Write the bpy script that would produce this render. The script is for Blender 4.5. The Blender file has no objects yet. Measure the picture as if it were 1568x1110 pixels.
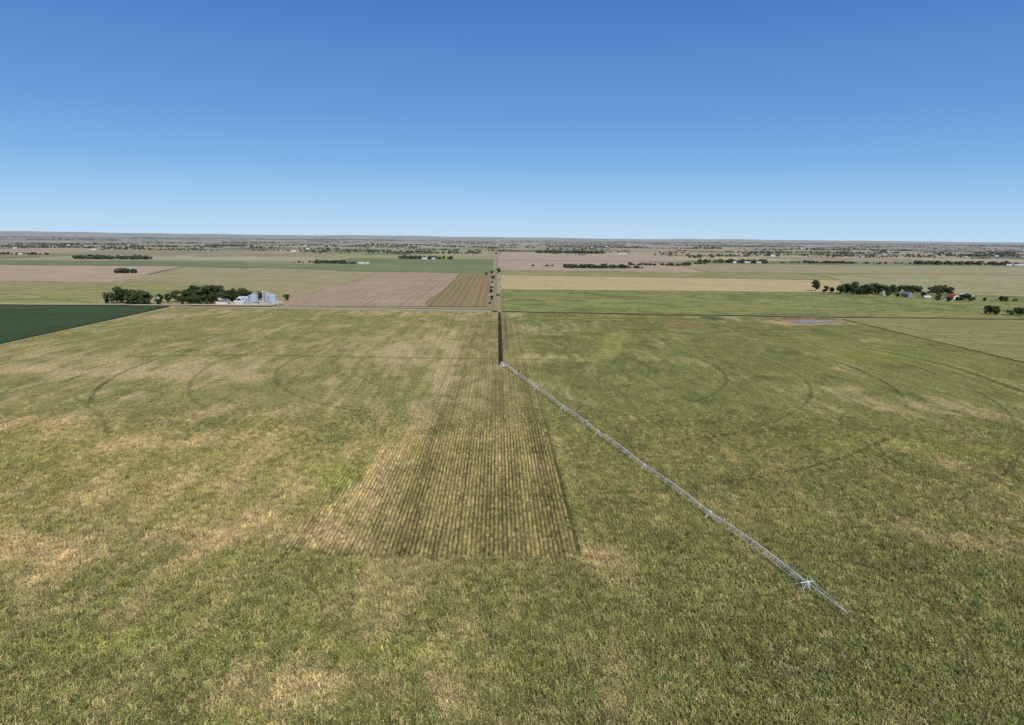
import bpy, math, random
import numpy as np
from mathutils import Matrix, Vector
random.seed(5); rng=np.random.default_rng(7)
scene=bpy.context.scene
scene.view_settings.view_transform='Standard'; scene.view_settings.look='None'; scene.view_settings.exposure=0

def L1(c):
    c=c/255.0
    return c/12.92 if c<=0.04045 else ((c+0.055)/1.055)**2.4
def C(r,g,b,k=1.0): return (L1(r)*k,L1(g)*k,L1(b)*k)

# ------------------------------------------------------------------ camera
cam=bpy.data.cameras.new("camera"); co=bpy.data.objects.new("camera",cam); scene.collection.objects.link(co)
cam.lens=24; cam.clip_start=1; cam.clip_end=300000; scene.camera=co
R=Matrix.Rotation(math.radians(-1.3),3,'Z')@Matrix.Rotation(math.radians(90-10.4),3,'X')@Matrix.Rotation(math.radians(0.52),3,'Z')
co.matrix_world=Matrix.Translation((0,0,107))@R.to_4x4()

# ------------------------------------------------------------------ node helpers
class NT:
    def __init__(s,nt): s.nt=nt
    def n(s,t,**kw):
        nd=s.nt.nodes.new(t)
        for k,v in kw.items(): setattr(nd,k,v)
        return nd
    def l(s,a,b): s.nt.links.new(a,b)
    def val(s,sock,v):
        if hasattr(v,'links') or hasattr(v,'is_output'): s.l(v,sock)
        else: sock.default_value=v
    def math(s,op,a,b=None,c=None,clamp=False):
        nd=s.n('ShaderNodeMath',operation=op,use_clamp=clamp)
        s.val(nd.inputs[0],a)
        if b is not None: s.val(nd.inputs[1],b)
        if c is not None: s.val(nd.inputs[2],c)
        return nd.outputs[0]
    def mix(s,f,a,b,blend='MIX'):
        nd=s.n('ShaderNodeMix',data_type='RGBA',blend_type=blend)
        s.val(nd.inputs[0],f); s.val(nd.inputs[6],a if not isinstance(a,tuple) else (*a[:3],1)); s.val(nd.inputs[7],b if not isinstance(b,tuple) else (*b[:3],1))
        return nd.outputs[2]
    def pos(s): return s.n('ShaderNodeNewGeometry').outputs['Position']
    def scl(s,v,sc):
        nd=s.n('ShaderNodeVectorMath',operation='MULTIPLY'); s.l(v,nd.inputs[0]); nd.inputs[1].default_value=sc; return nd.outputs[0]
    def noise(s,v,scale,detail=3,rough=0.55,dist=0.0):
        nd=s.n('ShaderNodeTexNoise'); s.l(v,nd.inputs['Vector']); nd.inputs['Scale'].default_value=scale
        nd.inputs['Detail'].default_value=detail; nd.inputs['Roughness'].default_value=rough; nd.inputs['Distortion'].default_value=dist
        return nd.outputs[0]
    def rmp(s,f,a,b,c=0.0,d=1.0):
        nd=s.n('ShaderNodeMapRange'); s.val(nd.inputs[0],f); nd.inputs[1].default_value=a; nd.inputs[2].default_value=b; nd.inputs[3].default_value=c; nd.inputs[4].default_value=d
        return nd.outputs[0]
    def bright(s,col,f):
        nd=s.n('ShaderNodeVectorMath',operation='SCALE'); s.val(nd.inputs[0],col); s.val(nd.inputs[3],f); return nd.outputs[0]
    def air(s,col,dist=15000.0,mx=0.9):  # aerial haze tinted into base colour by distance from the origin
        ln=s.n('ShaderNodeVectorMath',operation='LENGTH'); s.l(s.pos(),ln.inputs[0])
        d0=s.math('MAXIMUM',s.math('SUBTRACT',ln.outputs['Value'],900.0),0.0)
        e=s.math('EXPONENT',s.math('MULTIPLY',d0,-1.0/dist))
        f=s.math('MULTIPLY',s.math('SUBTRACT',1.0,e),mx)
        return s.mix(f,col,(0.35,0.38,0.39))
def newmat(name):
    m=bpy.data.materials.new(name); m.use_nodes=True
    h=NT(m.node_tree); b=m.node_tree.nodes['Principled BSDF']; b.inputs['Specular IOR Level'].default_value=0.08; b.inputs['Roughness'].default_value=0.95
    return m,h,b
def simple(name,col,rough=0.8,metal=0.0,var=0.15,scale=0.8,far=False):
    m,h,b=newmat(name); b.inputs['Roughness'].default_value=rough; b.inputs['Metallic'].default_value=metal
    if metal or rough<0.6: b.inputs['Specular IOR Level'].default_value=0.5
    v=h.noise(h.pos(),scale,4,0.6)
    c=h.bright(h.mix(0.0,col,col),h.rmp(v,0.3,0.7,1-var,1+var))
    if far: c=h.air(c)
    h.l(c,b.inputs['Base Color']); return m

# ------------------------------------------------------------------ world
w=bpy.data.worlds.new("World"); scene.world=w; w.use_nodes=True
h=NT(w.node_tree); bg=w.node_tree.nodes["Background"]; out=w.node_tree.nodes["World Output"]
SE,SR=46,20
s=h.n("ShaderNodeTexSky"); s.sky_type='NISHITA'; s.sun_disc=False
s.sun_elevation=math.radians(SE); s.sun_rotation=math.radians(180-SR); s.air_density=1; s.dust_density=0.0; s.ozone_density=3
tc=h.n('ShaderNodeTexCoord'); sp=h.n('ShaderNodeSeparateXYZ'); h.l(tc.outputs['Generated'],sp.inputs[0])
rp=h.n('ShaderNodeValToRGB'); h.l(sp.outputs[2],rp.inputs[0]); cr=rp.color_ramp
st=[(0,(172,208,238)),(.02,(163,203,237)),(.057,(141,189,232)),(.10,(115,168,222)),(.16,(94,149,212)),(.30,(68,116,191)),(.6,(50,92,166)),(1,(42,80,150))]
cr.elements[0].position=0; cr.elements[0].color=(*C(*st[0][1]),1); cr.elements[1].position=1; cr.elements[1].color=(*C(*st[-1][1]),1)
for p,c in st[1:-1]:
    e=cr.elements.new(p); e.color=(*C(*c),1)
bg.inputs[1].default_value=0.012; h.l(s.outputs[0],bg.inputs[0])
bg2=h.n('ShaderNodeBackground'); h.l(rp.outputs[0],bg2.inputs[0]); bg2.inputs[1].default_value=0.93
ad=h.n('ShaderNodeAddShader'); h.l(bg.outputs[0],ad.inputs[0]); h.l(bg2.outputs[0],ad.inputs[1]); h.l(ad.outputs[0],out.inputs[0])
sun=bpy.data.lights.new("sun",'SUN'); sun.energy=3.8; sun.angle=math.radians(0.5); sun.color=(1,0.95,0.86)
so=bpy.data.objects.new("sun",sun); scene.collection.objects.link(so)
so.rotation_euler=(math.radians(90-SE),0,math.radians(SR))

# ------------------------------------------------------------------ mesh helpers
def link(o,parent=None):
    scene.collection.objects.link(o)
    if parent: o.parent=parent
    return o
def empty(name,loc=(0,0,0),rz=0):
    e=bpy.data.objects.new(name,None); e.location=loc; e.rotation_euler=(0,0,rz); e.empty_display_size=1; return link(e)
class MB:
    def __init__(s): s.v=[]; s.f=[]; s.m=[]
    def face(s,pts,m=0):
        i=len(s.v); s.v+= [tuple(p) for p in pts]; s.f.append(tuple(range(i,i+len(pts)))); s.m.append(m)
    def box(s,c,d,m=0,rz=0):
        cx,cy,cz=c; dx,dy,dz=d[0]/2,d[1]/2,d[2]/2; i=len(s.v); ca,sa=math.cos(rz),math.sin(rz)
        for z in(-dz,dz):
            for x,y in((-dx,-dy),(dx,-dy),(dx,dy),(-dx,dy)): s.v.append((cx+x*ca-y*sa,cy+x*sa+y*ca,cz+z))
        for f in((0,3,2,1),(4,5,6,7),(0,1,5,4),(1,2,6,5),(2,3,7,6),(3,0,4,7)): s.f.append(tuple(i+k for k in f)); s.m.append(m)
    def tube(s,p,q,r,r2=None,n=6,m=0,cap=True):
        p=Vector(p);q=Vector(q);r2=r if r2 is None else r2; d=(q-p)
        if d.length<1e-6: return
        d.normalize(); a=d.orthogonal().normalized(); b=d.cross(a); i=len(s.v)
        for c,rr in((p,r),(q,r2)):
            for k in range(n):
                t=2*math.pi*k/n; s.v.append(tuple(c+a*math.cos(t)*rr+b*math.sin(t)*rr))
        for k in range(n): s.f.append((i+k,i+(k+1)%n,i+n+(k+1)%n,i+n+k)); s.m.append(m)
        if cap: s.f.append(tuple(i+k for k in range(n-1,-1,-1))); s.f.append(tuple(i+n+k for k in range(n))); s.m+= [m,m]
    def obj(s,name,mats,parent=None,loc=(0,0,0),smooth=False,lnk=True):
        me=bpy.data.meshes.new(name); me.from_pydata(s.v,[],s.f)
        for mm in mats: me.materials.append(mm)
        me.polygons.foreach_set('material_index',s.m)
        if smooth: me.polygons.foreach_set('use_smooth',[True]*len(s.f))
        me.update(); o=bpy.data.objects.new(name,me); o.location=loc
        return link(o,parent) if lnk else o

# numpy value noise
def _h(ix,iy,sd):
    n=(ix.astype(np.int64)*374761393+iy.astype(np.int64)*668265263+sd*1442695041)&0xffffffff
    n=((n^(n>>13))*1274126177)&0xffffffff
    n=(n^(n>>16))&0xffffffff
    return n/4294967295.0
def vn(x,y,sd):
    ix=np.floor(x);iy=np.floor(y);fx=x-ix;fy=y-iy;fx=fx*fx*(3-2*fx);fy=fy*fy*(3-2*fy)
    a=_h(ix,iy,sd);b=_h(ix+1,iy,sd);c=_h(ix,iy+1,sd);d=_h(ix+1,iy+1,sd)
    return (a*(1-fx)+b*fx)*(1-fy)+(c*(1-fx)+d*fx)*fy
def fbm(x,y,sd,o=4):
    r=0;a=.5;t=0
    for k in range(o):
        r=r+a*vn(x,y,sd+k*17);t+=a;a*=.55;x=x*2.03+3.1;y=y*2.03+7.7
    return r/t
def ss(a,b,x):
    t=np.clip((x-a)/(b-a),0,1); return t*t*(3-2*t)
def mixc(c,d,f): return c*(1-f[:,None])+np.array(d)[None,:]*f[:,None]
def polydist(x,y,pts):
    best=np.full(x.shape,1e9)
    for (x0,y0),(x1,y1) in zip(pts[:-1],pts[1:]):
        dx,dy=x1-x0,y1-y0; t=np.clip(((x-x0)*dx+(y-y0)*dy)/(dx*dx+dy*dy),0,1)
        best=np.minimum(best,np.hypot(x-x0-t*dx,y-y0-t*dy))
    return best
def smoothline(pts,n=8):
    out=[]
    P=[pts[0]]+list(pts)+[pts[-1]]
    for i in range(1,len(P)-2):
        for k in range(n):
            t=k/n; q=[]
            for a in range(2):
                p0,p1,p2,p3=P[i-1][a],P[i][a],P[i+1][a],P[i+2][a]
                q.append(.5*((2*p1)+(-p0+p2)*t+(2*p0-5*p1+4*p2-p3)*t*t+(-p0+3*p1-3*p2+p3)*t**3))
            out.append(tuple(q))
    out.append(tuple(pts[-1])); return out

PX,PY=4.4,563.0
def lane_mask(x,y): return (np.abs(x-4.0)<2.6)&(y>PY+2)&(y<985)
def farY(x): return 1033-(x+486)*(97/953.)
POND=(420,897)
def pond_d(x,y):
    a=np.arctan2(y-POND[1],x-POND[0]); rr=1+0.18*np.sin(2*a+.5)+.1*np.sin(3*a+2)+.05*np.sin(7*a)
    return np.hypot((x-POND[0])/30.,(y-POND[1])/24.)/rr
TAN=C(188,164,117)
def fieldcol(x,y):
    wx=x+10*(fbm(x/50,y/50,91,3)-.5)*2; wy=y+25*(fbm(x/60,y/60,92,3)-.5)*2
    n1=fbm(wx/75,wy/80,1,4); n2=fbm(wx/10,wy/30,2,4); n3=fbm(x/2.2,y/7,3,3); n4=fbm(wx/28,wy/22,4,4)
    ns=vn(x/1.7,y/55,57)*.5+vn(x/4.1,y/90,58)*.5
    side=ss(-30,70,x+8*(n1-.5))
    olive=np.array(C(137,131,76)); green=np.array(C(121,121,66))
    c=olive[None,:]*(1-side[:,None])+green[None,:]*side[:,None]
    c=mixc(c,C(104,111,57),np.clip((n4-.47)*4,0,1)*.5)
    near=1-ss(195,250,y+14*(n4-.5))
    c=mixc(c,C(105,111,57),near*.8)
    bias=.095*(1-side)-.005*side-.04*near+(ns-.5)*.24*(1-near)
    G=[(-310,525,130,22,.30),(-98,635,40,40,.28),(-60,700,30,120,.12),(-268,378,40,20,.26),(-190,352,40,18,.24),(-160,218,30,14,.28),(-60,216,18,12,.28),(-95,228,25,10,.2),(-39,520,7,150,.42),(-47,320,7,80,.2),
       (-43,148,22,12,.25),(63,197,22,8,.25),(35,228,10,10,.3),(90,215,16,12,.2),(170,225,30,14,.18),(-420,880,60,30,.15),(370,880,90,25,.22),(440,860,60,18,.3),(300,925,90,12,.3),(110,640,30,25,.15),(150,590,40,20,.12),(-150,420,40,25,.15),(200,480,50,25,.14),
       (-110,280,30,15,.1),(60,270,12,25,.16),(250,260,50,20,.12),(-20,920,90,30,.1),(-180,930,40,14,.2),(60,820,30,30,.14),(40,600,20,25,.14),(-380,600,70,14,.2),(320,420,60,20,.1),(120,320,30,15,.12)]
    for gx,gy,sx,sy,a in G: bias=bias+a*np.exp(-((wx-gx)/sx)**2-((wy-gy)/sy)**2)
    t=np.clip((n1*.4+n2*.6+bias-.56)*3.5,0,1)
    c=mixc(c,TAN,t*.76)
    for gx,gy,sx,sy,a in [(-72,290,13,22,.6),(205,338,40,14,.5),(240,322,25,12,.45),(-110,172,28,6,.4),(-250,300,40,30,.25),(-20,167,30,5,.3),(120,690,22,70,.3),(350,620,60,40,.25)]:
        g=a*np.exp(-((wx-gx)/sx)**2-((wy-gy)/sy)**2)*np.clip(.4+n2,0,1)
        c=mixc(c,C(140,152,60),g)
    c=mixc(c,C(150,112,74),.7*np.exp(-((x-232)/22)**2-((y-842)/22)**2))
    # planted rows block in the centre
    rb=ss(-50,-38,x+10*(n2-.5))*(1-ss(26,29.5,x))*ss(211,214,y+2*(n3-.5))*(1-ss(820,990,y))
    rb2=ss(-125,-50,x)*(1-ss(27,45,x))*ss(212,216,y)
    c=mixc(c,C(134,119,74),rb*np.clip(.35+n4*.5,0,1)*(1-.6*t))
    c=mixc(c,C(108,108,58),rb*np.clip((n4-.48)*4,0,1)*.45)
    stripe=vn(x/3.3,y/260,55); stripe2=vn(x/1.6,y/160,56); stripe3=vn(x/11,y/400,59)
    rowm=np.maximum(rb,rb2*.6)
    f=1+(stripe-.5)*.30*rowm+(stripe2-.5)*.22*rowm+(stripe3-.5)*.30*rowm
    c=c*f[:,None]
    c=mixc(c,C(88,93,48),np.clip((fbm(wx/22,wy/30,12,4)-.56)*6,0,1)*side*.55)
    # wheel tracks
    r=np.hypot(x-PX,y-PY)+1.2*(fbm(x/20,y/20,33,2)-.5)
    ang=np.arctan2(y-PY,x-PX)
    for k,(R0,am) in enumerate([(63,.1),(121,.5),(180,.7),(238,.8),(296,.9),(352,.75),(383,.45),(327,.06)]):
        vis=np.clip(fbm(ang*3+k*5,ang*0+k,44+k,3)*2.6-.6,0.08,1)*am
        lf=(x<0)&(y<PY-160); vis=np.where(lf,vis*.5,vis)
        vis=np.where((y>PY+40),vis*.2,vis)
        if k==4: vis=np.where((x<0)&(y>PY-140)&(y<PY+30),.9,vis)
        if k in(1,2,3): vis=np.where((np.abs(y-PY+40)<55),am*.85,vis)
        if k==5: vis=np.where((x>0)&(y>PY-230)&(y<PY),np.maximum(vis,.6),vis)
        wd=.55+.0011*y
        c=mixc(c,C(58,66,31),.9*vis*np.clip(.5+n2,0,1)*np.exp(-((r-R0)/wd)**2))
        c=mixc(c,C(170,160,100),.18*vis*np.exp(-((r-R0-2.8)/1.3)**2))
    ln=smoothline([(-320,592),(-230,605),(-120,597),(-10,592),(60,588),(90,600),(108,640),(122,700),(140,760)])
    d=polydist(x,y,ln)+2.5*(n4-.5)
    c=mixc(c,C(74,82,42),np.exp(-(d/2.3)**2)*np.where(x<60,.8,.1)*np.clip(.4+n4,0,1)); c=mixc(c,C(172,164,92),np.exp(-((d-5)/7.0)**2)*np.where(x>0,.38,.1)*np.clip(n2*1.6,0,1))
    for pts,wd,am in [([(150,770),(200,735),(266,709),(330,690),(367,660),(385,590),(387,550),(378,478),(372,430)],3.2,.8),
                   ([(60,880),(150,905),(250,905),(300,930),(340,960)],6,.5),([(60,760),(140,770),(230,760),(330,800),(460,790)],5,.35),
                   ([(-478,700),(-380,690),(-300,640),(-240,610)],2,.4),([(-478,300),(-300,290),(-210,250),(-150,240)],1.3,.5),([(-200,345),(-230,390),(-275,440)],1.3,.6),
                   ([(60,240),(110,236),(170,238),(240,246)],1.1,.4),([(-140,196),(-60,190),(0,182),(60,188),(120,196)],.9,.45),([(-200,206),(-120,204),(-46,213)],.8,.4),
                   ([(470,640),(400,620),(340,600)],2,.35)]:
        d=polydist(x,y,smoothline(pts)); c=mixc(c,C(72,82,40),am*np.exp(-(d/wd)**2)*np.clip(.2+n4*1.3,0,1))
        c=mixc(c,C(162,162,88),.35*am*np.exp(-((d-wd*2)/wd)**2))
    c=mixc(c,C(66,60,36),.8*np.exp(-((x-28.5)/.8)**2)*ss(208,222,y)*(1-ss(300,520,y))*np.clip(.35+n3,0,1))
    c=mixc(c,C(76,68,40),.5*np.exp(-((x-9)/.8)**2)*ss(213,222,y)*(1-ss(330,400,y)))
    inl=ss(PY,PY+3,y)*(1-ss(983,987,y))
    c=mixc(c,C(44,42,26),.97*inl*(1-ss(1.6,2.8,np.abs(x-3.2)))); c=mixc(c,C(168,152,108),.6*inl*np.exp(-((x-7.0)/1.1)**2))  # lane soil painted near-black for the shadow of the corn beside it
    c=mixc(c,C(182,170,135),.9*np.exp(-(np.hypot((x-PX)/5,(y-PY+1)/6))**4))
    pd=pond_d(x,y)
    c=mixc(c,C(154,130,102),(1-ss(1.05,1.5,pd+.5*(n4-.5))))
    c=mixc(c,C(70,76,40),.8*np.exp(-(np.hypot((x-292)/16,(y-912)/22))**4)*np.clip(n2*1.8,0,1))
    c=mixc(c,C(88,96,50),.75*np.exp(-((y-farY(x)+5)/4)**2)*np.clip(n4*1.6,0,1))
    c=c*(.86+.28*n3)[:,None]
    return np.clip(c,0,1), rowm

def canopy(x,y):
    z=np.full(x.shape,1.6)
    e=np.minimum(np.minimum(x+478,469-x),farY(x)-y); z=z*np.clip(e/2.0,0,1)
    z=np.where(lane_mask(x,y),0.12,z)
    z=np.where(pond_d(x,y)<1.9,0.12+1.0*ss(1.5,1.9,pond_d(x,y)),z)
    z=np.where(np.hypot(x-PX,y-PY)<6,0.15,z)
    return z+0.02

# ------------------------------------------------------------------ ground
def gridmesh(name,xs,ys,fz,colf):
    X,Y=np.meshgrid(xs,ys); x=X.ravel();y=Y.ravel(); nx,ny=len(xs),len(ys)
    z=fz(x,y); v=np.stack([x,y,z],1).astype(np.float32)
    i=np.arange((nx-1)*(ny-1)); r=i//(nx-1); cc=i%(nx-1); a=r*nx+cc
    f=np.stack([a,a+1,a+nx+1,a+nx],1).astype(np.int32)
    me=bpy.data.meshes.new(name); me.vertices.add(len(v)); me.vertices.foreach_set('co',v.ravel())
    me.loops.add(f.size); me.loops.foreach_set('vertex_index',f.ravel())
    me.polygons.add(len(f)); me.polygons.foreach_set('loop_start',np.arange(0,f.size,4,dtype=np.int32)); me.polygons.foreach_set('loop_total',np.full(len(f),4,dtype=np.int32))
    me.update(calc_edges=True)
    col,rows=colf(x,y)
    at=me.attributes.new('col','FLOAT_COLOR','POINT'); at.data.foreach_set('color',np.concatenate([col,np.ones((len(col),1))],1).astype(np.float32).ravel())
    ar=me.attributes.new('rows','FLOAT','POINT'); ar.data.foreach_set('value',rows.astype(np.float32))
    me.polygons.foreach_set('use_smooth',[True]*len(f))
    o=bpy.data.objects.new(name,me); return link(o)

m_field,h,b=newmat("corn_canopy")
at=h.n('ShaderNodeAttribute',attribute_name='col').outputs['Color']; ro=h.n('ShaderNodeAttribute',attribute_name='rows').outputs['Fac']
P=h.pos()
g1=h.noise(h.scl(P,(1.0,0.45,1)),0.6,4,0.75); g2=h.noise(h.scl(P,(1.0,0.28,1)),0.16,4,0.6,0.6)
sx=h.n('ShaderNodeSeparateXYZ'); h.l(P,sx.inputs[0])
rw=h.math('SINE',h.math('MULTIPLY',sx.outputs[0],2*math.pi/2.6))
rw2=h.math('SINE',h.math('MULTIPLY',sx.outputs[0],2*math.pi/6.1))
k1=h.rmp(g1,0.3,0.7,0.36,1.68); k2=h.rmp(g2,0.3,0.7,0.8,1.22)
kr=h.math('ADD',1.0,h.math('MULTIPLY',ro,h.math('ADD',h.math('MULTIPLY',rw,0.12),h.math('MULTIPLY',rw2,0.06))))
under=h.rmp(sx.outputs[1],300,420,0.65,1.06)  # near canopy colour darkened for shade beneath the instanced leaves
f=h.math('MULTIPLY',h.math('MULTIPLY',k1,k2),h.math('MULTIPLY',kr,under))
cc=h.bright(at,f)
cc=h.mix(h.rmp(g2,0.52,0.75,0,0.35),cc,C(160,144,90))
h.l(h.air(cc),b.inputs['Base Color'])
bp=h.n('ShaderNodeBump'); bp.inputs['Strength'].default_value=0.7; bp.inputs['Distance'].default_value=0.8; h.l(g1,bp.inputs['Height']); h.l(bp.outputs[0],b.inputs['Normal'])
xs=np.arange(-478,469.1,1.5); ys=np.concatenate([np.arange(20,1000,1.5)]); 
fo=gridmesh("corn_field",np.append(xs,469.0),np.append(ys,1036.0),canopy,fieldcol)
me=fo.data; n=len(me.vertices); cv=np.zeros(n*3,dtype=np.float32); me.vertices.foreach_get('co',cv); cv=cv.reshape(-1,3)
fy=farY(cv[:,0]); yy=cv[:,1]; m=yy>900; yy2=np.where(m,900+(yy-900)*(fy-900)/(1036-900),yy); cv[:,1]=yy2; cv[:,2]=canopy(cv[:,0],yy2)
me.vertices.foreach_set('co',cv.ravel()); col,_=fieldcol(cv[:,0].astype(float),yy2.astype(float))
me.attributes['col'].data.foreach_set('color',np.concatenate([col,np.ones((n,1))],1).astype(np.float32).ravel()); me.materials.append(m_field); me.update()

# generic far ground
m,h,b=newmat("prairie_ground"); P=h.pos()
c=h.mix(h.rmp(h.noise(h.scl(P,(1,2,1)),0.0012,4),.42,.6),C(156,150,112),C(184,166,132)); c=h.mix(h.rmp(h.noise(P,0.0015,4),.45,.7,0,.6),c,C(118,126,86))
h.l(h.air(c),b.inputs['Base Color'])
gb=MB(); N=96
gb.face([(90000*math.cos(2*math.pi*k/N),90000*math.sin(2*math.pi*k/N),0) for k in range(N)]); gb.obj("ground",[m])
m_h,h,b=newmat("distant_hills_land"); P=h.pos(); c=h.mix(h.rmp(h.noise(h.scl(P,(1,3,1)),0.0006,5,.65),.42,.6),C(134,134,102),C(196,176,136)); c=h.mix(h.rmp(h.noise(h.scl(P,(1,2,1)),0.0016,5,.7),.53,.58,0,.85),c,C(52,66,52)); h.l(h.air(c,26000),b.inputs['Base Color'])
hb=MB(); xs2=np.linspace(-34000,40000,300)
def hz(x,r):
    base={0:0,1:60,2:105,3:125}[r]
    k=1.0+0.55*math.exp(-((x+22000)/14000)**2)-.25*math.exp(-((x-20000)/12000)**2)
    return (base*k+(20*math.sin(x/2900+r)+13*math.sin(x/1300+2*r)+8*math.sin(x/510+r))) if r>0 else -5
Ys=[21000,25000,29000,34000]
for i in range(len(xs2)-1):
    for r in range(3):
        a,bb=xs2[i],xs2[i+1]; hb.face([(a,Ys[r],hz(a,r)*.8),(bb,Ys[r],hz(bb,r)*.8),(bb,Ys[r+1],hz(bb,r+1)*.8),(a,Ys[r+1],hz(a,r+1)*.8)])
hb.obj("distant_hills",[m_h],smooth=True)

# patchwork of distant quarter sections
pal=[(186,162,124),(150,142,92),(116,126,74),(172,150,120),(84,102,58),(194,172,130),(160,148,104),(170,156,114),(136,136,84),(178,156,116),(188,166,130),(174,158,114),(128,134,80)]
pv=[];pf=[];pc=[]
def patch(x0,x1,y0,y1,c):
    i=len(pv); jt=lambda:random.uniform(-18,18)
    pv.extend([(x0+jt(),y0,.3),(x1+jt(),y0,.3),(x1+jt(),y1,.3),(x0+jt(),y1,.3)]); pf.append((i,i+1,i+2,i+3)); pc.append(c)
for i in range(-14,16):
    for j in range(0,13):
        X0=i*1609-4; Y0=1052+j*1609
        for a in(0,1):
            for bq in(0,1):
                x0=X0+28+a*790; x1=x0+760; y0=Y0+6+bq*799; y1=y0+795
                rr=random.random(); k=lambda:C(*[max(0,min(255,v+random.uniform(-9,9))) for v in random.choice(pal)])
                if rr<.35: patch(x0,x1,y0,y1,k())
                elif rr<.7:
                    q=random.uniform(.2,.8); ym=y0+(y1-y0)*q; patch(x0,x1,y0,ym,k()); patch(x0,x1,ym+3,y1,k())
                else:
                    q=random.uniform(.3,.7); xm=x0+(x1-x0)*q; patch(x0,xm-20,y0,y1,k()); patch(xm+20,x1,y0,y1,k())
me=bpy.data.meshes.new("farmland_patchwork"); me.from_pydata(pv,[],pf); at=me.attributes.new('col','FLOAT_COLOR','POINT')
at.data.foreach_set('color',np.repeat(np.array([(*c,1) for c in pc],dtype=np.float32),4,axis=0).ravel())
m,h,b=newmat("patchwork_crops"); P=h.pos(); a=h.n('ShaderNodeAttribute',attribute_name='col').outputs['Color']
n1=h.noise(h.scl(P,(1,.6,1)),0.006,5,.6,.8); c=h.bright(a,h.rmp(n1,.3,.7,.72,1.22)); c=h.mix(h.rmp(n1,.53,.66,0,.45),c,C(122,126,80))
n2=h.noise(h.scl(P,(1,1.5,1)),0.0022,4,.6,1.2); c=h.mix(h.rmp(n2,.5,.62,0,.4),c,C(170,152,112))
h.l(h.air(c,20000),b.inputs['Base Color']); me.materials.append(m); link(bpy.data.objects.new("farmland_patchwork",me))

def cropmat(name,c1,c2,c3,sc=(1,.5),stripe=0,stripec=None,fine=.15,thr=(.5,.66),dk=None):
    m,h,b=newmat(name); P=h.pos()
    n1=h.noise(h.scl(P,(sc[0],sc[1],1)),0.011,5,.6,.7); n2=h.noise(h.scl(P,(1,1,1)),fine,4,.65); n3=h.noise(h.scl(P,(sc[1]*.6,sc[0],1)),0.02,4,.6,1.0)
    c=h.mix(h.rmp(n1,.35,.65),c1,c2); c=h.mix(h.rmp(n3,thr[0],thr[1],0,.7),c,c3)
    if dk:
        n4=h.noise(h.scl(P,(.35,1.3,1)),0.012,4,.6,2.2); v=h.math('ABSOLUTE',h.math('SUBTRACT',n4,.5)); c=h.mix(h.rmp(v,.012,.03,.75,0),c,dk)
    c=h.bright(c,h.rmp(n2,.3,.7,.76,1.24))
    if stripe:
        sx=h.n('ShaderNodeSeparateXYZ'); h.l(P,sx.inputs[0]); wv=h.math('SINE',h.math('MULTIPLY',sx.outputs[0],2*math.pi/stripe))
        n5=h.noise(h.scl(P,(1,.02,1)),.12,3); c=h.mix(h.math('MULTIPLY',h.rmp(wv,-.2,.6),h.rmp(n5,.4,.6,.15,.8)),c,stripec)
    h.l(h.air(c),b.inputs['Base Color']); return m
_fz=[0.5]
def field(name,pts,mat,z=None,jit=True):
    _fz[0]+=0.03; mb=MB(); zz=_fz[0] if z is None else z; rj=random.Random(len(pts)*7+int(pts[0][0])); q=[]
    for (x0,y0),(x1,y1) in zip(pts,pts[1:]+pts[:1]):
        L=math.hypot(x1-x0,y1-y0); n=max(1,int(L/60)) if jit else 1; ox=0
        for k in range(n):
            t=k/n; ox=.7*ox+rj.uniform(-4,4) if k else 0; nx,ny=-(y1-y0)/L,(x1-x0)/L
            q.append((x0+(x1-x0)*t+nx*ox,y0+(y1-y0)*t+ny*ox,zz))
    mb.face(q); return mb.obj(name,[mat])
soy=cropmat("soybean_leaves",C(60,76,44),C(66,84,48),C(76,90,52),fine=.5)
field("soybean_field",[(-1500,300),(-480,300),(-489,1033),(-1500,1033)],soy,z=.9,jit=False)
olv=cropmat("olive_crop",C(150,146,86),C(166,156,98),C(116,128,68),dk=C(104,114,62))
pink=cropmat("bare_stubble",C(190,164,134),C(180,154,124),C(166,150,114),dk=C(152,142,106))
dkg=cropmat("green_crop",C(102,114,68),C(118,126,74),C(144,142,88))
past=cropmat("dry_pasture",C(170,154,110),C(154,144,94),C(182,162,120),dk=C(138,134,86))
plow=cropmat("harvested_ground",C(176,152,122),C(164,140,110),C(184,164,132),sc=(1,.2),stripe=14,stripec=C(152,128,100))
plow2=cropmat("harvested_rows",C(158,136,96),C(146,126,84),C(136,128,78),sc=(1,.2),stripe=12,stripec=C(116,106,64))
grn=cropmat("grass_green",C(136,138,76),C(150,148,84),C(106,114,60),sc=(.5,1.2),thr=(.52,.62),dk=C(82,96,50))
wheat=cropmat("wheat_stubble",C(196,174,124),C(186,166,116),C(174,158,106),sc=(.3,1.2))
past2=cropmat("tan_grassland",C(162,156,104),C(174,164,114),C(130,136,82),sc=(.5,1.0),thr=(.53,.64),dk=C(116,122,72))
ylg=cropmat("yellow_green_crop",C(162,158,86),C(152,152,82),C(126,136,74))
mg=cropmat("mid_green_crop",C(130,134,80),C(116,126,74),C(150,146,90),dk=C(94,106,60))
field("hay_field",[(-2900,1050),(-860,1050),(-860,1540),(-2900,1540)],olv)
field("hay_field",[(-850,1050),(-560,1050),(-640,1540),(-850,1540)],olv)
field("stubble_field",[(-2900,1548),(-860,1548),(-1060,2340),(-2900,2340)],pink)
field("green_crop_field",[(-2900,2360),(-1000,2360),(-1000,2780),(-2900,2780)],dkg)
field("dry_pasture",[(-556,1056),(-348,1056),(-348,2050),(-1040,2330),(-855,1560),(-640,1540)],past)
field("harvested_field",[(-345,1056),(-110,1056),(-110,2050),(-345,2080)],plow)
field("row_crop_field",[(-108,1056),(-12,1056),(-12,1990),(-108,2040)],plow2)
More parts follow.
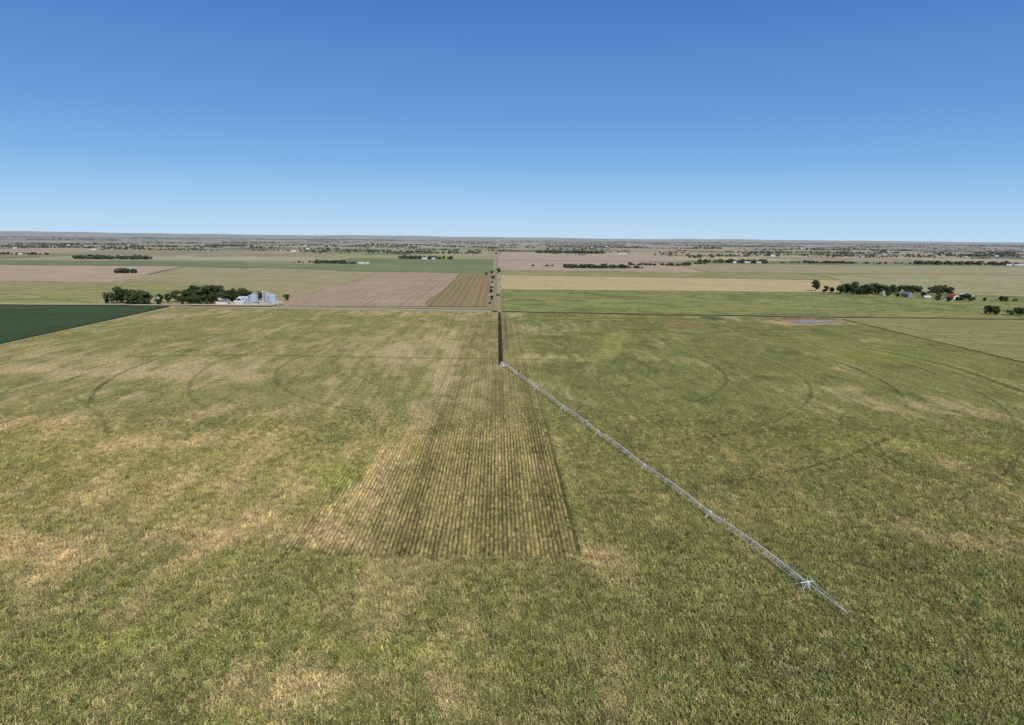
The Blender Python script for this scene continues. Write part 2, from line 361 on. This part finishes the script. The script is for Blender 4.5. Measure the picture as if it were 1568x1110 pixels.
field("green_crop_field",[(-1000,2350),(-345,2100),(-14,2060),(-14,2660),(-1000,2660)],mg)
field("green_crop_field",[(-700,2670),(-14,2670),(-14,3300),(-700,3300)],dkg)
field("canola_field",[(-900,3320),(-14,3320),(-14,4000),(-900,4000)],ylg)
field("grass_field",[(8,990),(462,940),(700,930),(1600,940),(1600,1170),(740,1390),(8,1405)],grn)
field("wheat_stubble_field",[(8,1412),(735,1395),(915,1830),(8,1960)],wheat)
field("green_crop_field",[(8,1965),(920,1840),(960,2200),(8,2230)],olv)
field("stubble_field",[(8,2240),(680,2210),(700,3200),(8,3200)],pink)
field("stubble_field",[(8,3220),(900,3220),(1100,4500),(8,4500)],pink)
field("grassland",[(745,1400),(1600,1180),(3600,1300),(3600,2080),(1000,2080),(925,1830)],past2)
field("grassland",[(705,2220),(3600,2100),(3600,2960),(705,2960)],past)
field("green_crop_field",[(1500,2970),(3600,2970),(3600,3500),(1500,3500)],mg)
m_right=cropmat("cut_hay",C(144,140,86),C(134,134,78),C(160,152,98),sc=(1,.4),fine=.4,dk=C(116,120,66))
field("hay_field",[(473,150),(1700,150),(1700,925),(473,925)],m_right,z=.9,jit=False)
gravel=simple("gravel",C(188,174,146),.95,var=.12,scale=.3,far=True); dirt=simple("dirt_track",C(146,136,102),.95,far=True)
def road(name,pts,wd,mat,z):
    mb=MB()
    for (x0,y0),(x1,y1) in zip(pts[:-1],pts[1:]):
        d=Vector((x1-x0,y1-y0)).normalized(); nx,ny=-d.y*wd/2,d.x*wd/2
        mb.face([(x0-nx,y0-ny,z),(x1-nx,y1-ny,z),(x1+nx,y1+ny,z),(x0+nx,y0+ny,z)])
    return mb.obj(name,[mat])
road("gravel_road",[(-3200,1044),(-345,1044)],9,gravel,1.75)
road("dirt_road",[(-345,1044),(-8,1022)],5,dirt,1.7)
road("dirt_road",[(-3,990),(-3,9000)],8,dirt,1.9)
road("dirt_road",[(-3,990),(467,945),(1600,935)],4,dirt,1.7)
road("gravel_road",[(-360,1044),(-362,1110),(-440,1110)],12,gravel,1.85)
road("gravel_road",[(640,1400),(700,1290),(900,1240),(1500,1180)],5,dirt,1.6)
mb=MB(); mb.face([(x,y,1.72) for x,y in [(-470,1046),(-345,1046),(-335,1075),(-345,1120),(-400,1135),(-470,1120)]]); mb.obj("farmyard_gravel",[gravel])
trk=simple("wheel_track_soil",C(116,120,70),.95,far=True)
mb=MB()
for R0 in (60,105):
    for k in range(90):
        a0,a1=2*math.pi*k/90,2*math.pi*(k+1)/90; cx,cy=610,755
        mb.face([(cx+(R0)*math.cos(a0),cy+R0*math.sin(a0),.95),(cx+(R0+1.6)*math.cos(a0),cy+(R0+1.6)*math.sin(a0),.95),(cx+(R0+1.6)*math.cos(a1),cy+(R0+1.6)*math.sin(a1),.95),(cx+R0*math.cos(a1),cy+R0*math.sin(a1),.95)])
mb.obj("pivot_wheel_tracks",[trk])

# pond
m,h,b=newmat("pond_water"); b.inputs['Roughness'].default_value=.45; b.inputs['Specular IOR Level'].default_value=.22
c=h.mix(h.rmp(h.noise(h.pos(),.08,3),.35,.65),C(138,142,136),C(164,158,140)); h.l(c,b.inputs['Base Color'])
mb=MB(); pts=[]
for k in range(64):
    a=2*math.pi*k/64; rr=(1+0.18*math.sin(2*a+.5)+.1*math.sin(3*a+2)+.05*math.sin(7*a)+.05*math.sin(13*a))*.86
    pts.append((POND[0]+30*rr*math.cos(a),POND[1]+17*rr*math.sin(a)-3,.45))
mb.face(pts); mb.obj("pond",[m])
bank=simple("bare_bank_soil",C(118,96,76),.95,var=.25,scale=.2)
mb=MB(); n=24
for k in range(n):
    for j in range(6):
        def bp_(k,j):
            t=k/n; x=POND[0]-38+74*t; y=POND[1]+17+j*2.2+4*math.sin(t*3.1); z=.1+3.2*math.sin(math.pi*j/6)*math.sin(math.pi*t)**.5*(.8+.2*math.sin(k*1.7)); return (x,y,max(z,.05))
        mb.face([bp_(k,j),bp_(k+1,j),bp_(k+1,j+1),bp_(k,j+1)])
mb.obj("pond_bank",[bank],smooth=True)

# ------------------------------------------------------------------ corn plants (instanced)
def leafmat(name,mult):
    m,h,b=newmat(name)
    a=h.n('ShaderNodeAttribute',attribute_name='ccol',attribute_type='INSTANCER').outputs['Color']
    r=h.n('ShaderNodeNewGeometry').outputs['Random Per Island']
    c=h.bright(a,h.math('MULTIPLY',h.rmp(r,0,1,.5,1.55),mult)); c=h.mix(h.rmp(r,.84,.86,0,.5),c,C(208,184,130))
    h.l(c,b.inputs['Base Color']); b.inputs['Roughness'].default_value=.65; b.inputs['Specular IOR Level'].default_value=.25
    return m
lm=leafmat("corn_leaf",1.45); tm=leafmat("corn_tassel",2.0)
def cornclump(name,n,sx_,sy_,ll,loc,sd):
    rd=random.Random(sd); cb=MB()
    for p in range(n):
        x0=rd.uniform(-sx_,sx_); y0=-sy_+2*sy_*(p+.5)/n+rd.uniform(-.1,.1); H=rd.uniform(2.1,2.75)
        cb.tube((x0,y0,.9),(x0,y0,H),.03,.015,3,0,False)
        for k in range(7):
            a=rd.uniform(0,6.28); z=H-.25-1.3*k/7; l=rd.uniform(.55,.95)*ll; dx,dy=math.cos(a),math.sin(a); wx,wy=-dy*.06,dx*.06
            p0=(x0,y0,z);p1=(x0+dx*l*.5,y0+dy*l*.5,z+.28);p2=(x0+dx*l,y0+dy*l,z-.05)
            i=len(cb.v); cb.v+=[(p0[0]-wx,p0[1]-wy,p0[2]),(p0[0]+wx,p0[1]+wy,p0[2]),(p1[0]+wx*1.5,p1[1]+wy*1.5,p1[2]),(p1[0]-wx*1.5,p1[1]-wy*1.5,p1[2]),p2]
            cb.f+=[(i,i+1,i+2,i+3),(i+3,i+2,i+4)]; cb.m+=[0,0]
        for k in range(3):
            a=rd.uniform(0,6.28); cb.face([(x0-.03,y0,H-.05),(x0+.03,y0,H-.05),(x0+math.cos(a)*.12+.02,y0+math.sin(a)*.12,H+.3),(x0+math.cos(a)*.12-.02,y0+math.sin(a)*.12,H+.3)],1)
    return cb.obj(name,[lm,tm],loc=loc)
plant=cornclump("corn_plant",6,.75,.7,1,(60,130,0),1)
plant_row=cornclump("corn_plant",7,.28,.75,.82,(0,300,0),2)
def croppoints(name,px,py,src,rot,zoff):
    ccol,rowm=fieldcol(px,py)
    br=rng.normal(1,.22,len(px))*(.65+.7*fbm(px/2.6,py/2.6,81,2)); ccol=np.clip(ccol*np.clip(br,.4,1.7)[:,None],0,1)
    dry=rng.random(len(px))<.12; ccol[dry]=ccol[dry]*.45+np.array(C(184,164,112))*.55
    me=bpy.data.meshes.new(name); me.vertices.add(len(px)); me.vertices.foreach_set('co',np.stack([px,py,rng.uniform(-.35,.12,len(px))+zoff],1).astype(np.float32).ravel())
    a=me.attributes.new('ccol','FLOAT_COLOR','POINT'); a.data.foreach_set('color',np.concatenate([ccol,np.ones((len(px),1))],1).astype(np.float32).ravel())
    a=me.attributes.new('rot','FLOAT_VECTOR','POINT'); rv=np.zeros((len(px),3),dtype=np.float32); rv[:,2]=rot; a.data.foreach_set('vector',rv.ravel())
    a=me.attributes.new('scl','FLOAT','POINT'); a.data.foreach_set('value',rng.uniform(.8,1.14,len(px)).astype(np.float32))
    crop=link(bpy.data.objects.new(name,me))
    ng=bpy.data.node_groups.new("plant_corn",'GeometryNodeTree'); ng.interface.new_socket("Geometry",in_out='INPUT',socket_type='NodeSocketGeometry'); ng.interface.new_socket("Geometry",in_out='OUTPUT',socket_type='NodeSocketGeometry')
    gi=ng.nodes.new('NodeGroupInput'); go=ng.nodes.new('NodeGroupOutput'); ip=ng.nodes.new('GeometryNodeInstanceOnPoints'); oi=ng.nodes.new('GeometryNodeObjectInfo'); oi.inputs['Object'].default_value=src; oi.inputs['As Instance'].default_value=True
    na=ng.nodes.new('GeometryNodeInputNamedAttribute'); na.data_type='FLOAT_VECTOR'; na.inputs['Name'].default_value='rot'
    nb=ng.nodes.new('GeometryNodeInputNamedAttribute'); nb.data_type='FLOAT'; nb.inputs['Name'].default_value='scl'
    ng.links.new(gi.outputs[0],ip.inputs['Points']); ng.links.new(oi.outputs['Geometry'],ip.inputs['Instance']); ng.links.new(na.outputs['Attribute'],ip.inputs['Rotation']); ng.links.new(nb.outputs['Attribute'],ip.inputs['Scale']); ng.links.new(ip.outputs[0],go.inputs[0])
    md=crop.modifiers.new("plants",'NODES'); md.node_group=ng
pts=[]; rpts=[]
yy=104.0
while yy<212:
    hw=.80*(.98*yy+25); nn=int(2*hw/1.35); xx=np.linspace(-hw,hw,nn)+rng.normal(0,.3,nn); pts.append(np.stack([xx,np.full(nn,yy)+rng.normal(0,.28,nn)],1)); yy+=1.35
xr=-330.0
while xr<345:
    y0=max(212.5,(abs(xr)/.80-25)/.98); prob=float(ss(-100,-45,xr)) if xr<27 else 0.0; n=max(0,int((430-y0)/1.4))
    if n>0:
        q=y0+np.arange(n)*1.4+rng.normal(0,.3,n)
        isrow=fbm(np.full(n,xr/9.),q/25.,101,3)*.5+.25<prob if 0<prob<1 else np.full(n,prob>=1)
        k1_=(rng.random(n)<(1-ss(330,430,q))*.95); rpts.append(np.stack([np.full(n,xr)+rng.normal(0,.09,n),q],1)[isrow&k1_])
        keep=rng.random(n)<(1-ss(300,430,q))*.97+.03; pts.append(np.stack([np.full(n,xr)+rng.normal(0,.16,n),q],1)[keep&~isrow])
    xr+=1.52 if not (-46<xr<26) else 1.58
pts=np.concatenate(pts); px,py=pts[:,0],pts[:,1]
keep=(np.abs(px-28.5)>.8)|(py<213)|(py>420)
for a in (383.,352.): keep&=~((np.abs(np.hypot(px-PX,py-PY)-a)<.5)&(fbm(px/25,py/25,70,2)>.55))
px,py=px[keep],py[keep]
croppoints("corn_crop",px,py,plant,rng.uniform(0,6.28,len(px)),-.15)
rp_=np.concatenate(rpts); croppoints("corn_crop",rp_[:,0],rp_[:,1],plant_row,rng.integers(0,2,len(rp_))*math.pi+rng.normal(0,.05,len(rp_)),-.2)

# ------------------------------------------------------------------ centre pivot irrigator
galv=simple("galvanised_steel",(.80,.81,.82),.5,0,var=.08); tyre=simple("rubber_tyre",(.03,.03,.03),.9)
white=simple("white_paint",(.74,.74,.72),.6,var=.06,far=True)
EX,EY=99.,174.5
dv=Vector((EX-PX,EY-PY,0)); LEN=dv.length; dv.normalize(); nv=Vector((-dv.y,dv.x,0))
piv=empty("center_pivot_irrigator",(PX,PY,0))
T=[42,99,156,213,270,327,383]
pipe=MB(); tr=MB(); tw=MB(); wh=MB(); dr=MB()
def pp(s,off=0,z=0): v=dv*s+nv*off; return (v.x,v.y,z)
prev=0
for ti,t in enumerate(T):
    n=8
    def zz(u): return 4.2+1.0*math.sin(math.pi*u)
    ss_=[prev+(t-prev)*k/n for k in range(n+1)]
    for k in range(n):
        z0,z1=zz(k/n),zz((k+1)/n)
        pipe.tube(pp(ss_[k],0,z0),pp(ss_[k+1],0,z1),.14,n=8)
        def low(j,o): u=j/n; return pp(prev+(t-prev)*u,o,zz(u)-(1.5 if 0<j<n else 0.1))
        for o in(-.8,.8):
            tr.tube(low(k,o if k>0 else 0),low(k+1,o if k+1<n else 0),.035,n=4)
            if k>0: tr.tube(pp(ss_[k],0,z0),low(k,o),.04,n=4)
            if k>0: tr.tube(low(k,o),pp(ss_[k+1],0,z1),.025,n=4)
        if k>0: tr.tube(low(k,-.8),low(k,.8),.035,n=4)
        for q in(0.25,.75):
            s0=ss_[k]+(ss_[k+1]-ss_[k])*q; z=z0+(z1-z0)*q; dr.tube(pp(s0,.1,z),pp(s0,.1,2.3),.03,n=4)
    for o in(-1,1):
        tw.tube(pp(t,0,4.2),pp(t-.0,o*2.1,.7),.09,n=5); tw.tube(pp(t-1.2,0,4.15),pp(t,o*2.1,.7),.06,n=4)
        wc=Vector(pp(t,o*2.1,.7))
        wh.tube(wc-dv*.18,wc+dv*.18,.68,n=18); wh.tube(wc-dv*.2,wc+dv*.2,.3,n=10,m=1)
    tw.tube(pp(t,-2.1,.75),pp(t,2.1,.75),.12,n=6); tw.tube(pp(t,-1.2,2.4),pp(t,1.2,2.4),.05,n=4); tw.box(pp(t,.4,4.0),(.7,.6,.9))
    tw.tube(pp(t,0,4.1),pp(t,0,5.0),.1,n=5)
    prev=t
pipe.tube(pp(383,0,4.2),pp(LEN,0,3.9),.13,n=8)
tw.tube(pp(383,0,4.2),pp(383,0,6.4),.08,n=5)
for s0 in(390,LEN-1): tr.tube(pp(383,0,6.4),pp(s0,0,4.05),.04,n=4)
for q in(387,391,395): tr.tube(pp(q,0,4.1),pp(q,0,3.2),.08,n=5)
tr.tube(pp(383,0,6.4),pp(370,0,4.6),.04,n=4)
tw.tube(pp(383,-2.4,4.4),pp(383,2.4,4.4),.10,n=5); tw.tube(pp(378,-2.2,1.2),pp(383,2.4,4.2),.08,n=4)
tw.tube(pp(LEN,0,3.9),pp(LEN+.5,0,4.6),.12,n=6); tw.tube(pp(LEN+.5,0,4.6),pp(LEN+1.8,.3,5.1),.09,n=6)
for a in range(4):
    x,y=(-2,2)[a&1],(-2,2)[a>>1]; tw.tube((x,y,0.1),(x*.2,y*.2,4.3),.12,n=5)
for z,k in((1.5,.72),(3.0,.44)):
    c4=[(-2*k,-2*k,z),(2*k,-2*k,z),(2*k,2*k,z),(-2*k,2*k,z)]
    for i in range(4): tw.tube(c4[i],c4[(i+1)%4],.07,n=4)
tw.tube((0,0,0),(0,0,4.6),.22,n=10); tw.box((1.4,-1.5,1.5),(.8,.6,1.2)); tw.box((0,0,.1),(5,5,.25))
for mbx,nm,ms in((pipe,"water_pipe",[galv]),(tr,"truss_rods",[galv]),(tw,"drive_towers",[galv]),(wh,"wheels",[tyre,galv]),(dr,"drop_hoses",[simple("hose_plastic",(.05,.05,.05),.7)])): mbx.obj(nm,ms,piv)

# ------------------------------------------------------------------ trees
def treemat(name,c1,c2):
    m,h,b=newmat(name); r=h.n('ShaderNodeNewGeometry').outputs['Random Per Island']; P=h.pos()
    c=h.mix(r,c1,c2); c=h.bright(c,h.rmp(h.noise(P,.25,2),.3,.7,.6,1.3)); h.l(h.air(c,19000),b.inputs['Base Color']); return m
tmat=treemat("tree_leaves",C(50,62,36),C(88,100,54)); tmat2=treemat("dark_tree_leaves",C(42,56,36),C(68,82,48)); bark=simple("bark",C(86,72,58),.95,far=True)
def treemesh(name,H,W,sd,nl=1500,mat=tmat):
    rd=random.Random(sd); t=MB(); t.tube((0,0,0),(0,0,H*.45),H*.022,H*.014,7)
    lobes=[]
    for k in range(13):
        a=rd.uniform(0,6.28); z0=H*rd.uniform(.15,.4); rr=W*rd.uniform(.12,.40); z1=H*rd.uniform(.28,.84); e=(math.cos(a)*rr,math.sin(a)*rr,z1)
        t.tube((0,0,z0),e,H*.009,H*.003,5); lobes.append((e,W*rd.uniform(.14,.24)))
    lobes.append(((0,0,H*.85),W*.2))
    for k in range(nl):
        (cx,cy,cz),r=rd.choice(lobes); d=Vector((rd.gauss(0,1),rd.gauss(0,1),rd.gauss(0,1))).normalized()*r*rd.uniform(.5,1.15)
        c=Vector((cx,cy,cz+d.z*.9)); c.x+=d.x; c.y+=d.y
        n=(d.normalized()+Vector((rd.uniform(-.5,.5),rd.uniform(-.5,.5),rd.uniform(-.2,.8)))).normalized(); u=n.orthogonal().normalized(); v=n.cross(u); s_=rd.uniform(.35,.85)*H/16
        t.face([c-u*s_-v*s_*.6,c+u*s_-v*s_*.5,c+u*s_*.8+v*s_*.7,c-u*s_*.7+v*s_*.6],1)
    o=t.obj(name,[bark,mat],lnk=False); return o.data
tms=[treemesh("tree_mesh",H,W,s,1500,mm) for s,mm,H,W in((1,tmat,18,17),(2,tmat2,19,15),(3,tmat,16,18),(4,tmat2,17,16),(5,tmat,20,14))]
rt=random.Random(3)
def tree(x,y,sc,name="deciduous_tree"):
    o=bpy.data.objects.new(name,rt.choice(tms)); o.location=(x,y,0); o.rotation_euler=(0,0,rt.uniform(0,6.28)); q=sc*rt.uniform(.75,1.2); o.scale=(q*rt.uniform(.9,1.25),q*rt.uniform(.9,1.25),q); link(o)
for x in np.linspace(-596,-538,12): tree(x+rt.uniform(-3,3),1062+rt.uniform(-6,22),1.15)
for x in np.linspace(-534,-472,9): tree(x+rt.uniform(-3,3),1085+rt.uniform(-6,22),.85)
for x in np.linspace(-502,-408,21): tree(x+rt.uniform(-3,3),1100+rt.uniform(-12,30),1.25)
for x in np.linspace(-482,-436,8): tree(x+rt.uniform(-3,3),1064+rt.uniform(-4,8),.85)
for x,y,s_ in [(-420,1135,1.0),(-395,1140,.7),(-350,1140,.6),(-604,1070,.4),(-520,1056,.5),(-610,1080,.5),(-405,1078,.45)]: tree(x,y,s_)
for k in range(26): tree(rt.uniform(668,770),rt.uniform(1335,1440),rt.uniform(.8,1.1))
for k in range(24): tree(rt.uniform(790,930),rt.uniform(1340,1440),rt.uniform(.7,1.1))
for k in range(16): tree(rt.uniform(780,945),rt.uniform(1205,1225),rt.uniform(.4,.65))
for x,y in [(765,1290),(812,1285),(826,1262),(870,1245),(780,1345),(880,1265),(755,1305),(800,1310)]: tree(x,y,.7)
for k in range(16): tree(rt.uniform(722,840),rt.uniform(980,1012),rt.uniform(.45,.8))
for x,y,s_ in [(-11,1100,.35),(-10,1180,.5),(-12,1320,.4),(-11,1420,.5),(-12,1600,.45),(-10,1760,.55),(-30,1930,.5),(-14,2010,.8),(4,2050,.9),(2,1250,.3)]: tree(x,y,s_)

def treemass(name,clusters,seed,quads=34):
    rg=np.random.default_rng(seed); V=[]
    for (x0,x1,y0,y1,H,den) in clusters:
        n=max(3,int((x1-x0)*den))
        for k in range(n):
            cx=rg.uniform(x0,x1); cy=rg.uniform(y0,y1); hh=H*rg.uniform(.45,1.2); w_=hh*.62
            d=rg.normal(0,1,(quads,3)); d/=np.linalg.norm(d,axis=1)[:,None]; d*=rg.uniform(.45,1,(quads,1))
            c=np.stack([cx+d[:,0]*w_,cy+d[:,1]*w_,hh*.52+d[:,2]*hh*.45],1)
            nrm=d+rg.uniform(-.4,.4,d.shape)+[0,0,.3]; nrm/=np.linalg.norm(nrm,axis=1)[:,None]
            u=np.cross(nrm,[.13,.2,1]); u/=np.linalg.norm(u,axis=1)[:,None]; v=np.cross(nrm,u); s_=(hh*.17*rg.uniform(.7,1.3,(quads,1)))
            V.append(np.stack([c-u*s_-v*s_,c+u*s_-v*s_*.8,c+u*s_*.8+v*s_,c-u*s_+v*s_*.8],1).reshape(-1,3))
    V=np.concatenate(V).astype(np.float32); F=np.arange(len(V),dtype=np.int32)
    me=bpy.data.meshes.new(name); me.vertices.add(len(V)); me.vertices.foreach_set('co',V.ravel()); me.loops.add(len(F)); me.loops.foreach_set('vertex_index',F)
    me.polygons.add(len(F)//4); me.polygons.foreach_set('loop_start',np.arange(0,len(F),4,dtype=np.int32)); me.polygons.foreach_set('loop_total',np.full(len(F)//4,4,dtype=np.int32)); me.update(calc_edges=True); me.materials.append(tmat2); link(bpy.data.objects.new(name,me))
cl=[(-1795,-1472,2950,3010,17,.3),(-2510,-2240,3470,3500,12,.15),(-1046,-990,1905,1925,13,.4),(-714,-600,2680,2740,14,.35),(-600,-548,2650,2680,10,.25),(-800,-714,2700,2760,8,.15),(-468,-218,3290,3350,16,.2),(268,738,4720,4820,22,.25),
(244,464,2430,2500,15,.32),(464,520,2450,2500,11,.2),(520,780,2730,2780,13,.16),(911,1250,3100,3200,17,.22),(780,911,2900,2950,10,.1),(1430,1640,3130,3200,13,.25),(1926,2400,3080,3200,18,.2),(2400,2700,3080,3150,14,.15),(-2710,-2336,6580,6700,19,.15),(-1540,-770,8150,8300,20,.08),
(2200,2540,7650,7800,20,.12),(2030,2390,5450,5550,17,.12),(4250,4640,6050,6200,19,.12),(3950,4350,7150,7250,19,.1),(130,210,2560,2600,10,.08),(1300,1430,3150,3170,9,.1),(1640,1900,3120,3200,10,.09),(1100,1240,3900,3950,14,.12),(-1300,-1100,4500,4550,14,.12)]
treemass("distant_tree_row",cl,1)
rg=random.Random(11); cl=[]; farms=[]
for k in range(230):
    y=4300*math.exp(rg.uniform(0,1.5)); x=rg.uniform(-.85,.9)*y; w_=rg.choice([80,200,350,600,900])*(y/9000+.3); dd=rg.uniform(15,80); H=rg.uniform(11,18)
    cl.append((x,x+w_,y,y+dd,H,.09))
    if k%4==0: farms.append((x+w_*rg.uniform(.2,.8),y-25))
for k in range(45):
    y=rg.choice([4270,5879,7488])+rg.uniform(-10,10); x=rg.uniform(-.8,.85)*y; cl.append((x,x+rg.uniform(20,300),y,y+15,rg.uniform(7,12),.09))
treemass("distant_tree_mass",cl,2,20)
treemass("distant_tree_belt",[(x,x+rg.uniform(300,2200),rg.uniform(14500,19500),rg.uniform(19500,20000),rg.uniform(14,26),.03) for x in [rg.uniform(-16000,17000) for _ in range(110)]],3,14)

# ------------------------------------------------------------------ buildings
redroof=simple("red_metal_roof",C(160,56,48),.6,far=True); greyroof=simple("grey_shingles",C(112,114,118),.9); wroof=simple("white_metal_roof",(.55,.57,.59),.6); glass=simple("window_glass",(.04,.05,.06),.2); wood=simple("door_paint",C(120,110,100),.7)
greysid=simple("grey_siding",C(140,142,145),.8); binm=simple("corrugated_steel",(.38,.44,.52),.55,.1,var=.12)
whs=simple("white_siding",(.66,.66,.64),.7,var=.08)
def house(name,x,y,rz,w_,l,hh,rh,wm,rm,big=False):
    e=empty(name,(x,y,1.7 if y<1140 and x<0 else .9),rz); a=MB()
    a.box((0,0,hh/2),(w_,l,hh))
    for s_ in(-1,1): a.face([(-w_/2,s_*l/2,hh),(w_/2,s_*l/2,hh),(0,s_*l/2,hh+rh)] if s_<0 else [(w_/2,l/2,hh),(-w_/2,l/2,hh),(0,l/2,hh+rh)])
    a.obj("walls",[wm],e)
    r=MB(); o=.5
    for s_ in(-1,1):
        k=rh/(w_/2); x1=s_*(w_/2+o); z1=hh-o*k
        r.face([(0,-l/2-o,hh+rh+.12),(x1,-l/2-o,z1+.12),(x1,l/2+o,z1+.12),(0,l/2+o,hh+rh+.12)]); r.face([(0,-l/2-o,hh+rh+.02),(x1,-l/2-o,z1+.02),(x1,l/2+o,z1+.02),(0,l/2+o,hh+rh+.02)])
    r.obj("roof",[rm],e)
    g=MB()
    if big: g.box((0,-l/2-.03,hh*.42),(w_*.45,.08,hh*.8),1)
    else:
        g.box((0,-l/2-.03,1.1),(1.0,.08,2.1),1)
        for q in(-.3,.3): g.box((q*w_,-l/2-.03,1.7),(1.2,.08,1.3))
        if hh>4.5:
            for q in(-.3,0,.3): g.box((q*w_,-l/2-.03,4.2),(1.2,.08,1.3))
    nn=max(2,int(l/4))
    for i in range(nn):
        for s_ in(-1,1): g.box((s_*(w_/2+.03),-l/2+(i+.5)*l/nn,1.7),(.08,1.2,1.2))
    g.obj("windows_and_door",[glass,wood],e)
def grainbin(x,y,d,hh,z=1.7):
    e=empty("grain_bin",(x,y,z)); a=MB(); n=28; rings=int(hh/.8)
    for j in range(rings):
        z0,z1=j*hh/rings,(j+1)*hh/rings; zm=(z0+z1)/2; a.tube((0,0,z0),(0,0,zm),d/2,d/2+.07,n,cap=False); a.tube((0,0,zm),(0,0,z1),d/2+.07,d/2,n,cap=False)
    a.obj("wall",[binm],e); r=MB(); r.tube((0,0,hh),(0,0,hh+d*.24),d/2+.25,.5,n); r.tube((0,0,hh+d*.24),(0,0,hh+d*.24+.6),.6,.5,10); r.obj("cone_roof",[binm],e)
    g=MB(); g.box((0,-d/2-.08,1.3),(1.0,.15,2.0),1)
    for s_ in(-.25,.25): g.tube((d/2*.7+s_,-d/2*.78,0),(d/2*.7+s_,-d/2*.78,hh+.5),.04,n=4)
    g.obj("ladder_and_door",[galv,wood],e)
grainbin(-384,1084,15,11); grainbin(-354,1084,14,11); grainbin(-368,1104,11,11); grainbin(-402,1096,8,6)
e=empty("grain_elevator_leg",(-369,1084,1.7)); a=MB()
for s_ in(-.4,.4): a.tube((s_,0,0),(s_,0,18),.14,n=5)
for z in range(1,18,2): a.tube((-.4,0,z),(.4,0,z+1),.06,n=4)
a.box((0,0,18.3),(1.6,1,1.2)); a.tube((0,0,18),(-13,0,14.6),.2,n=6); a.tube((0,0,18),(13,0,14.4),.2,n=6); a.obj("leg_and_spouts",[galv],e)
house("farm_shed",-424,1066,1.45,11,18,4,2.2,whs,greyroof,True); house("farm_shed",-396,1062,1.57,8,13,3.4,1.8,whs,wroof,True); house("machine_shed",-408,1108,1.57,14,26,5,2.8,whs,wroof,True)
house("farm_house",-438,1092,.1,9,12,5.2,2.8,whs,greyroof); house("farm_shed",-342,1064,.1,7,9,3.2,1.6,whs,wroof,True); house("farm_shed",-371,1060,1.5,5,8,2.6,1.2,whs,greyroof,True)
grainbin(-521,1060,6,9)
house("farm_house",788,1298,.3,12,16,6,4.2,greysid,greyroof); house("barn",851,1258,.2,13,16,5,3.5,whs,redroof,True); house("farm_shed",836,1252,1.4,6,10,3,1.6,whs,redroof,True); house("farm_shed",808,1268,1.5,7,12,3,1.8,whs,wroof,True); house("machine_shed",905,1300,.2,12,20,4.5,2.5,whs,wroof,True)
grainbin(757,1325,7,6,.9)
for x,y,w_,l in [(-515,2640,14,26),(-498,2655,10,14),(-343,3270,16,26),(-300,3265,12,16),(1130,3090,14,24),(1180,3085,12,20),(2330,3060,16,34),(2300,3050,12,20),(2370,3070,14,22),(850,4700,16,60),(940,4680,14,24),(-2350,3460,14,22),(-2400,3600,18,30),(1070,3090,10,14)]:
    house("farm_building",x,y,random.choice([0,1.57,1.2]),w_,l,5,2.6,whs,wroof,True)
for x,y in farms: house("farm_building",x,y,rg.choice([0,1.57]),14,rg.uniform(20,40),6,3,whs,wroof,True)

for i,(x,y) in enumerate([(900,14500),(1420,15200),(2330,14000),(2720,14500),(3080,14600),(3500,14800),(3960,15400),(4150,14400),(4450,15000),(4730,14200),(750,15500),(5900,15800)]):
    e=empty("wind_turbine",(x,y,0),.2); a=MB(); a.tube((0,0,0),(0,0,90),2.8,1.8,12); a.obj("tower",[white],e)
    a=MB(); a.box((0,1,91.5),(4,11,4)); a.tube((0,-5,91.5),(0,-7,91.5),2.0,.9,10); a.obj("nacelle",[white],e)
    a=MB(); ph=rt.uniform(0,2.09)
    for k in range(3):
        t=ph+k*2.0944; d=Vector((math.cos(t),0,math.sin(t))); p=Vector((0,-6.2,91.5)); s_=Vector((-d.z,0,d.x))
        q=[p+s_*1.2,p+d*10+s_*2.0,p+d*46+s_*.4,p+d*46-s_*.4,p+d*10-s_*1.5,p-s_*1.2]; a.face(q); a.face([v+Vector((0,.5,0)) for v in reversed(q)])
        for i_ in range(6): a.face([q[i_],q[(i_+1)%6],q[(i_+1)%6]+Vector((0,.5,0)),q[i_]+Vector((0,.5,0))])
    a.obj("rotor_blades",[white],e)
